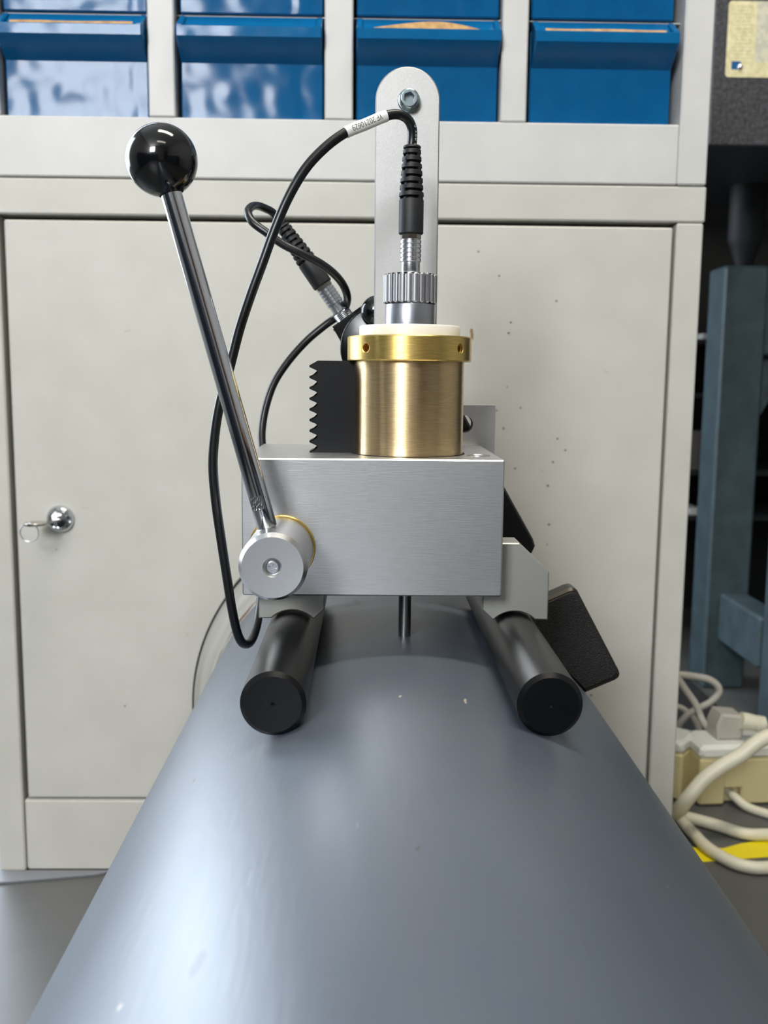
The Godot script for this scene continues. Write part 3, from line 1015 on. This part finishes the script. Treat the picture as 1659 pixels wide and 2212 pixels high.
# ring with radial tapped holes through its wall
func holed_ring(xf: Transform3D, r: float, y0: float, y1: float, holes: Array, hr: float) -> MB:
	var b := MB.new()
	var inn := 29.0
	b.lathe(prof([inn, y0, r - 0.7, y0, r, y0 + 0.7]), xf, 128, 0, TAU, 10)
	b.lathe(prof([r, y1 - 0.7, r - 0.7, y1, inn, y1]), xf, 128, 0, TAU, 10)
	var lo := y0 + 0.7
	var hi := y1 - 0.7
	var half := 4.4
	var cuts := holes.duplicate()
	cuts.sort()
	var da := half / r
	for i in cuts.size():
		var a0 := deg_to_rad(cuts[i]) + da
		var a1 := deg_to_rad(cuts[(i + 1) % cuts.size()]) - da
		if a1 < a0:
			a1 += TAU
		b.lathe(prof([r, lo, r, hi]), xf, 36, a0, a1)
	var ym := (lo + hi) / 2
	for h in cuts:
		var am := deg_to_rad(h)
		var at := func(x: float, y: float, d: float) -> Vector3:
			var a := am + x / r
			return xf * (V(sin(a) * (r - d), y, cos(a) * (r - d)))
		var nrm := func(x: float) -> Vector3:
			var a := am + x / r
			return xf.basis * Vector3(sin(a), 0, cos(a))
		var axis: Vector3 = nrm.call(0.0)
		var turn := []
		for i in 40:
			turn.append(TAU * i / 40)
		var ca := atan2((hi - lo) / 2, half)
		turn.append_array([ca, PI - ca, PI + ca, TAU - ca])
		turn.sort()
		for i in turn.size():
			var t0: float = turn[i]
			var t1: float = turn[i + 1] if i + 1 < turn.size() else TAU
			var q := []
			for tt in [t0, t1]:
				var c := cos(tt)
				var s := sin(tt)
				var k := minf(half / maxf(absf(c), 1e-6), (hi - lo) / 2 / maxf(absf(s), 1e-6))
				q.append([c * k, s * k, c * hr * 1.22, s * hr * 1.22, c * hr, s * hr])
			var A = q[0]
			var B = q[1]
			b.quad(at.call(A[0], ym + A[1], 0.0), at.call(B[0], ym + B[1], 0.0), at.call(B[2], ym + B[3], 0.0), at.call(A[2], ym + A[3], 0.0), nrm.call(A[0]), nrm.call(B[0]), nrm.call(B[2]), nrm.call(A[2]), Vector2((am + A[0] / r) / TAU, A[1] / 14.0 + 0.5), Vector2((am + B[0] / r) / TAU, B[1] / 14.0 + 0.5), Vector2((am + B[2] / r) / TAU, B[3] / 14.0 + 0.5), Vector2((am + A[2] / r) / TAU, A[3] / 14.0 + 0.5))
			var tang := xf.basis * Vector3(cos(am), 0, -sin(am))
			var inw := -(tang * cos((t0 + t1) / 2) + Vector3.UP * sin((t0 + t1) / 2))
			b.flat(at.call(A[2], ym + A[3], 0.0), at.call(B[2], ym + B[3], 0.0), at.call(B[4], ym + B[5], 0.4), at.call(A[4], ym + A[5], 0.4), (axis + inw).normalized())
			for z in 7:   # thread turns
				var d0 := 0.4 + z * 0.9
				var m0 := 1.0 + 0.09 * (z % 2)
				var m1 := 1.0 + 0.09 * ((z + 1) % 2)
				b.flat(at.call(A[4] * m0, ym + A[5] * m0, d0), at.call(B[4] * m0, ym + B[5] * m0, d0), at.call(B[4] * m1, ym + B[5] * m1, d0 + 0.9), at.call(A[4] * m1, ym + A[5] * m1, d0 + 0.9), (inw + axis * (0.25 if z % 2 else -0.25)).normalized())
	return b


# ---------------------------------------------------------------- cables of the press
func build_plug(t: Node3D, xf: Transform3D) -> void:
	var pb := MB.new().lathe(prof([0, 0, 5.7, 0, 5.8, 0.4, 5.8, 6.3, 5.6, 6.5]), xf, 48)
	for i in 5:
		var y := 6.5 + i * 2.68
		pb.lathe(prof([5.6, y, 6.3, y + 0.02, 6.5, y + 0.22, 6.5, y + 1.95, 6.3, y + 2.15, 5.8, y + 2.2, 5.8, y + 2.68]), xf, 48, 0, TAU, 20)
	var plug := part("plug", pb, M["nickel"], t, "ribbed nickel plug")
	var hexp := PackedVector2Array()
	for i in 8:
		var a := TAU * (i + 0.3) / 8
		hexp.append(Vector2(cos(a), sin(a)) * 0.0063)
	part("collet_nut", MB.new().extrude(hexp, -0.0234, -0.0199, 0.0003, xf * Transform3D(Basis(Vector3.RIGHT, PI / 2), Vector3.ZERO), 5), M["dark nickel"], plug)
	var boot := MB.new().lathe(prof([0, 22.9, 6.9, 22.9, 7.5, 23.6, 7.5, 42.6, 7.3, 43.3, 4.9, 43.3, 3.3, 74.0]), xf, 48, 0, TAU, 35)
	# grommet rings, tied by bridges that alternate from side to side
	for i in 7:
		var y := 45.0 + i * 4.12
		var r := lerpf(7.5, 5.5, i / 6.0)
		boot.lathe(prof([2.9, y, r - 0.2, y, r, y + 0.2, r - 0.1, y + 2.2, r - 0.3, y + 2.4, 2.9, y + 2.4]), xf, 40, 0, TAU, 30)
		for s in 2:
			var a := (-1.2 if i % 2 else 0.65) + s * PI
			boot.sector(0.0028, (r - 0.1) * 0.001, (y - 1.85) * 0.001, (y + 0.1) * 0.001, a, a + 0.55, xf)
	boot.lathe(prof([3.4, 73.2, 5.3, 73.2, 5.3, 73.9, 4.7, 74.6, 2.9, 74.7]), xf, 40, 0, TAU, 60)
	var bt := part("strain_relief", boot, M["boot rubber"], t, "slotted rubber strain relief")
	if xf.basis.is_equal_approx(Basis.IDENTITY):
		var o := xf.origin
		part("moulded_date", letters_on(letters("8/10", 0.0026), func(x, y, z): return o + V(0, 29.0, 0) + Vector3(0, y, 0) + Vector3(sin(x / 0.0075 + 0.5), 0, cos(x / 0.0075 + 0.5)) * (0.0075 + z)), M["boot rubber"], bt)
		part("engraving", letters_on(letters("(  JS420", 0.0030), func(x, y, z): return o + V(0, 3.3, 0) + Vector3(0, -y, 0) + Vector3(sin(-x / 0.0058 - 0.2), 0, cos(-x / 0.0058 - 0.2)) * (0.0058 + z)), M["dark nickel"], plug)


func build_cables() -> void:
	var t := thing("sensor_cable", "black cable with a white printed sleeve, plugged in on top of the brass cylinder", "cable", V(25, 618, -607), "black sensor cables")
	build_plug(t, Transform3D(Basis.IDENTITY, V(25.4, 618.6, -607)))
	var p := path([V(24.9, 684, -607), V(24.7, 689.2, -607), V(25.5, 697.2, -607), V(25.1, 703.3, -606), V(22.0, 708.0, -604), V(16.4, 709.8, -602), V(9.2, 708.2, -600), V(-3.0, 702.5, -597), V(-14.9, 696.7, -594), V(-26.6, 687.1, -590), V(-37.4, 674.5, -586), V(-47.1, 657.7, -583),
		V(-55.0, 639.1, -581), V(-62.0, 620.1, -580), V(-69.2, 601.1, -580), V(-75.6, 582.2, -580), V(-81.2, 561.5, -580), V(-86.1, 545.2, -580), V(-90.1, 526.0, -580), V(-92.1, 504.0, -580), V(-90.8, 481.7, -580), V(-88.5, 458.8, -583), V(-86.1, 434.9, -588),
		V(-84.1, 413.1, -594), V(-81.9, 396.1, -600), V(-79.6, 386.9, -606), V(-76.7, 383.5, -614), V(-74.7, 384.5, -625), V(-73.6, 389.4, -640), V(-73.7, 395.3, -655), V(-74.0, 403, -672), V(-70, 414, -686), V(-60, 424, -690)])
	part("cord", MB.new().tube(p, 0.0029, 20), M["cable jacket"], t)
	# the sleeve covers the cord between the bend and the first straight run
	var s0 := nearest(p, V(9.4, 708.3, -600))
	var s1 := nearest(p, V(-14.6, 696.9, -594))
	var sl := part("label_sleeve", MB.new().tube(p, 0.0034, 24, s0, s1), M["label sleeve"], t, "white heat-shrink sleeve printed YF 20210629")
	part("printed_code", letters_on(letters("YF 20210629", 0.0031), func(x, y, z): return on_tube(p, (s0 + s1) / 2, x * 0.8, y, z, 0.0034, 0.05)), M["ink"], sl)
	part("cord_print", letters_on(letters("U   A W M   S", 0.0014), func(x, y, z): return on_tube(p, nearest(p, V(25.6, 699.5, -607)), x, y, z, 0.0029, 0.75, true)), M["white ink"], t)

	t = thing("sensor_cable", "black cable looped back behind its plug on the tilted sensor housing", "cable", V(-20, 600, -735), "black sensor cables")
	var so := socket_frame()
	build_plug(t, so * Transform3D(Basis.IDENTITY, V(0, 9.0, 0)))
	var q := path([so * V(0, 80, 0), so * V(0, 85, 0), V(-69.8, 673.2, -732), V(-74.8, 675.4, -727), V(-79.4, 676.1, -720), V(-82.6, 674.2, -711), V(-84.3, 670.3, -703), V(-83.7, 666.1, -698), V(-79.8, 660.2, -694), V(-71.0, 653.8, -692),
		V(-59.9, 646.2, -692), V(-47.2, 640.2, -693), V(-34.5, 634.2, -696), V(-24.9, 627.7, -700), V(-18.3, 620.6, -708), V(-15.5, 613.5, -722), V(-17.3, 607.5, -742), V(-23.9, 600.9, -753), V(-33.2, 594.4, -756), V(-47.3, 582.4, -755), V(-61.1, 566.4, -750),
		V(-71.2, 550.3, -745), V(-77.1, 532.2, -740), V(-79.5, 515.0, -735), V(-78.7, 503.2, -730), V(-76.6, 491.4, -725), V(-72, 471.2, -716), V(-66, 452, -700), V(-58, 440, -683)])
	part("cord", MB.new().tube(q, 0.0029, 20), M["cable jacket"], t)


func nearest(p: Dictionary, w: Vector3) -> float:
	var best := 0
	for i in p.p.size():
		if p.p[i].distance_to(w) < p.p[best].distance_to(w):
			best = i
	return p.l[best]


# ---------------------------------------------------------------- black pad beside the pipe
func build_pad() -> void:
	var t := thing("magnet_pad", "rounded black rubber-faced block leaning on the right shoulder of the pipe", "block", V(160, 340, -700))
	var o := PackedVector2Array()
	# outline: top left, rounded top right, rounded bottom right, bottom left, then along the pipe
	o.append_array(P([118, 391.5, 146.2, 404.4]))
	o.append_array(P([149, 405.2, 151.6, 404.8, 153.6, 403.2]))
	o.append_array(P([186.4, 343.4, 187.4, 340.6, 186.8, 338.0, 184.6, 336.0]))
	o.append_array(P([162.5, 326.2, 153.4, 335.0, 142.4, 345.6, 131.2, 354.6, 119, 362.6, 107, 369.4]))
	part("pad_body", MB.new().extrude(o, -0.708, -0.690, 0.002), M["pad edge"], t)
	var f := PackedVector2Array()
	var c := Vector2(0.150, 0.368)
	for q in o:
		f.append(c + (q - c) * 0.92)
	part("pad_face", MB.new().extrude(f, -0.700, -0.6888, 0.0006), M["pad rubber"], t)


# ---------------------------------------------------------------- granite table on its stand
func build_stand() -> void:
	var g := thing("granite_table", "dark grey granite slab with a cream nameplate at the upper right", "granite slab", V(1000, 890, -1700))
	part("slab", MB.new().box(V(487, 891, -1950), V(1500, 1110, -1450), 0.002), M["granite"], g)
	var np := MB.new()
	np.extrude(round_rect(0.5055, 0.984, 0.60, 1.0865, 0.005), -1.4500, -1.4488, 0.0002)
	for i in np.v.size():
		np.u[i] = Vector2((np.v[i].x - 0.5055) / 0.0945, (1.0865 - np.v[i].y) / 0.1025)
	var plate := part("nameplate", np, M["nameplate"], g, "cream nameplate, worn")
	part("rivet", MB.new().lathe(prof([0, 0, 4.4, 0, 4.4, 0.8, 3.6, 2.0, 2.2, 3.0, 0, 3.4]), Transform3D(Basis(Vector3.RIGHT, PI / 2), V(526, 998, -1448.8)), 24, 0, TAU, 60), M["nickel"], plate)
	var t := thing("table_stand", "blue-grey painted steel stand under the granite slab", "stand", V(1000, 0, -1700))
	var p = M["stand paint"]
	for x in [612, 1400]:
		for z in [-1740, -1480]:
			var leg := MB.new()
			leg.box(V(x, 0, z - 40), V(x + 76, 752, z + 40), 0.004)
			if not (x == 612 and z == -1480):
				part("leg", leg, p, t)
			else:
				part("leg", MB.new().box(V(640, 0, z - 40), V(716, 752, z + 40), 0.004), p, t)
			var jx := Transform3D(Basis.IDENTITY, V(x + (46 if not (x == 612 and z == -1480) else 66), 0, z))
			part("levelling_jack", MB.new().lathe(prof([0, 750, 13, 750, 15, 757, 26, 790, 30, 800, 30, 891, 0, 891]), jx, 32), M["jack iron"], t)
	part("side_rail", MB.new().box(V(634, 92, -1700), V(684, 178, -1520), 0.004), p, t)
	part("front_rail", MB.new().box(V(716, 92, -1510), V(1400, 178, -1460), 0.004), p, t)
	part("rear_rail", MB.new().box(V(688, 600, -1775), V(1400, 752, -1705), 0.004), p, t)
	part("gusset", MB.new().extrude(P([688, 470, 760, 600, 688, 600]), -1.745, -1.735, 0.001), p, t)
	tag(part("shade_mat", MB.new().box(V(372, 0, -1975), V(605, 3, -1335), 0.001), M["shade mat"]), "dark shade mat added for the shade under the granite table", "mat")  # dark sheet added in place of the shade below the slab
	# dark rack against the wall, with a few things on it
	var r := thing("wall_rack", "dark steel shelf rack in the shadow behind the stand", "rack", V(1000, 0, -2200))
	part("back_sheet", MB.new().box(V(330, 0, -2340), V(1900, 1250, -2330), 0), M["rack steel"], r)
	for y in [268, 362, 520, 628, 1240]:
		part("shelf_board", MB.new().box(V(332, y, -2330), V(1900, y + 10, -1980), 0.001), M["rack steel"], r)
	part("end_sheet", MB.new().box(V(326, 0, -2340), V(332, 1250, -1980), 0), M["rack steel"], r)
	part("end_sheet", MB.new().box(V(1900, 0, -2340), V(1906, 1250, -1980), 0), M["rack steel"], r)
	tag(part("paper_box", MB.new().box(V(676, 638, -2080), V(712, 650, -1990), 0.001), M["paper white"]), "small white box on the highest rack shelf in the shadow", "box", "things on the rack")
	tag(part("folder", MB.new().box(V(697, 372, -2080), V(706, 442, -1990), 0.001), M["folder orange"]), "orange folder standing on the rack in the shadow", "folder", "things on the rack")
	tag(part("grey_carton", MB.new().box(V(664, 372, -2080), V(696, 452, -1995), 0.001), M["carton grey"]), "grey carton beside the orange folder on the rack", "carton", "things on the rack")
	tag(part("white_carton", MB.new().box(V(668, 278, -2080), V(697, 292, -1990), 0.001), M["paper white"]), "flat white carton on the lowest rack shelf", "carton", "things on the rack")


# ---------------------------------------------------------------- cords and strip on the floor at the right
func build_clutter() -> void:
	var m := thing("power_strip", "cream power strip with a white lid on the floor beside the cabinet", "power strip", V(480, 0, -1215))
	var yaw := Transform3D(Basis(Vector3.UP, deg_to_rad(4)), V(438, 0, -1205))
	# base in three pieces round a cord notch in its front wall
	var b := MB.new()
	b.box(V(0, 2, -60), V(36, 66, 0), 0.003, yaw)
	b.box(V(58, 2, -60), V(180, 66, 0), 0.003, yaw)
	b.box(V(34, 26, -60), V(60, 66, 0), 0.001, yaw)
	b.box(V(34, 2, -60), V(60, 26, -14), 0, yaw)
	part("strip_base", b, M["strip base"], m)
	part("strip_lid", MB.new().box(V(-1, 65, -61), V(181, 84, 1), 0.005, yaw), M["strip lid"], m)
	var b2 := MB.new()
	var yaw2 := Transform3D(Basis(Vector3.UP, deg_to_rad(-38)), V(435, 0, -1206))
	var wing := thing("power_strip", "second power strip, mostly hidden behind the cabinet edge, meeting the first at a corner", "power strip", V(395, 0, -1250))
	part("strip_base", b2.box(V(-104, 2, -52), V(-21, 66, 0), 0.003, yaw2), M["strip base"], wing)
	part("strip_lid", MB.new().box(V(-105, 65, -53), V(-21, 84, 0), 0.005, yaw2), M["strip lid"], wing)
	# adaptor with a plug on top of the strip
	var a := thing("adaptor", "grey plug adaptor standing on the white lid of the power strip", "adaptor", V(482, 84, -1240))
	var ax := Transform3D(Basis(Vector3.UP, deg_to_rad(4)), V(482, 84, -1244))
	part("adaptor_body", MB.new().extrude(P([-17, 0, 17, 0, 19, 18, 15, 33, -13, 36, -19, 20]), -0.018, 0.018, 0.003, ax), M["pvc grey"], a)
	var pl := thing("side_plug", "round pale plug with a cord pushed into the grey adaptor from the right", "plug", V(505, 106, -1235))
	var px := Transform3D(Basis(Vector3.BACK, deg_to_rad(-101)), V(496, 111, -1228))
	part("plug_body", MB.new().lathe(prof([0, 0, 11, 0, 11.5, 6, 10.5, 20, 9.5, 21, 9.5, 22, 11, 23, 11, 31, 8, 33, 4, 34, 0, 34]), px, 32, 0, TAU, 35), M["pvc cream"], pl)
	var cp := path([px * V(0, 33, 0), V(536, 103, -1228), V(560, 102, -1226), V(610, 100, -1224), V(680, 60, -1220), V(720, 5, -1215)], 0.004)
	part("cord", MB.new().tube(cp, 0.0036, 12), M["pvc grey"], pl)
	# heavy cream cable rising to the right
	var big := path([V(368, 9, -1200), V(377, 14, -1160), V(381, 34, -1120), V(386, 59, -1100), V(404.4, 83, -1100), V(425.7, 100.5, -1100), V(447, 114, -1100), V(463, 128, -1100), V(482, 139, -1100), V(520, 150, -1100), V(590, 140, -1100), V(660, 60, -1095), V(690, 10, -1090)], 0.004)
	tag(part("heavy_cable", MB.new().tube(big, 0.0088, 20), M["pvc cream"]), "thick cream cable arching up across the front of the power strip", "cable")
	var lo := path([V(390, 8, -1190), V(396, 8, -1160), V(401, 8, -1116), V(406, 8, -1079), V(421, 8, -1046), V(439, 8, -1033), V(462, 8, -1032), V(540, 8, -1040), V(640, 8, -1060)], 0.004)
	tag(part("floor_cable", MB.new().tube(lo, 0.0072, 16), M["pvc cream"]), "cream cable curving over the yellow strip on the floor", "cable", "cream cables on the floor")
	var l2 := path([V(388, 8, -1176), V(402, 8, -1163), V(420, 8, -1151), V(443, 8, -1133), V(464, 8, -1115), V(495, 8, -1113), V(560, 8, -1120), V(640, 8, -1140)], 0.004)
	tag(part("floor_cable", MB.new().tube(l2, 0.0072, 16), M["pvc cream"]), "cream cable between the yellow strip and the power strip", "cable", "cream cables on the floor")
	var th := path([V(484, 14, -1222), V(487, 13, -1207), V(497, 7, -1192), V(518, 6, -1172), V(560, 6, -1140), V(620, 6, -1100)], 0.004)
	tag(part("strip_cord", MB.new().tube(th, 0.0058, 14), M["pvc cream"]), "cream cord coming out of the notch in the power strip front", "cable")
	# greyer cords hanging behind the strip
	var c1 := path([V(395, 152, -1310), V(437, 150.7, -1300), V(456.7, 148.2, -1300), V(476.3, 144.3, -1300), V(489.1, 135.7, -1300), V(492.3, 125, -1300), V(481.5, 110.2, -1302), V(467, 100, -1306), V(452, 86, -1312), V(440, 60, -1318), V(436, 6, -1330)], 0.003)
	tag(part("hanging_cord", MB.new().tube(c1, 0.0048, 14), M["pvc grey"]), "grey cord bent into a rounded loop behind the power strip", "cable", "grey cords behind the power strip")
	var c2 := path([V(400, 190, -1300), V(422, 162, -1298), V(441, 134, -1294), V(456.7, 112, -1290), V(464.9, 92, -1285), V(469, 84, -1270), V(472, 86, -1256)], 0.003)
	tag(part("hanging_cord", MB.new().tube(c2, 0.0048, 14), M["pvc grey"]), "grey cord slanting down to the adaptor on the power strip", "cable", "grey cords behind the power strip")
	var c3 := path([V(400, 96, -1345), V(440, 92, -1340), V(460, 85, -1338), V(480, 60, -1338), V(490, 6, -1342)], 0.003)
	tag(part("hanging_cord", MB.new().tube(c3, 0.0045, 14), M["pvc grey"]), "short grey cord low at the cabinet edge, passing under the slanting cord", "cable", "grey cords behind the power strip")
	# yellow strip on the floor
	var y := PackedVector2Array([Vector2(0.360, 1.092), Vector2(0.395, 1.094), Vector2(0.43, 1.092), Vector2(0.455, 1.104), Vector2(0.49, 1.114), Vector2(0.60, 1.130), Vector2(0.60, 1.085), Vector2(0.475, 1.071), Vector2(0.42, 1.063), Vector2(0.386, 1.058), Vector2(0.36, 1.060)])
	tag(part("yellow_strip", MB.new().extrude(y, 0.0, 0.0006, 0, Transform3D(Basis(Vector3.RIGHT, Vector3(0, 0, -1), Vector3(0, 1, 0)), V(0, 0.1, 0))), M["yellow vinyl"]), "bright yellow plastic strip lying flat on the grey floor", "strip")
	# thin mat along the cabinet foot
	var mt := PackedVector2Array([Vector2(-0.75, 1.034), Vector2(-0.75, 0.992), Vector2(-0.40, 1.0075), Vector2(-0.30, 1.026), Vector2(-0.285, 1.034)])
	tag(part("floor_edge", MB.new().extrude(mt, 0.0, 0.003, 0.0005, Transform3D(Basis(Vector3.RIGHT, Vector3(0, 0, -1), Vector3(0, 1, 0)), V(0, 0.1, 0))), M["floor mat"]), "thin grey mat edge along the foot of the cream cabinet", "mat")
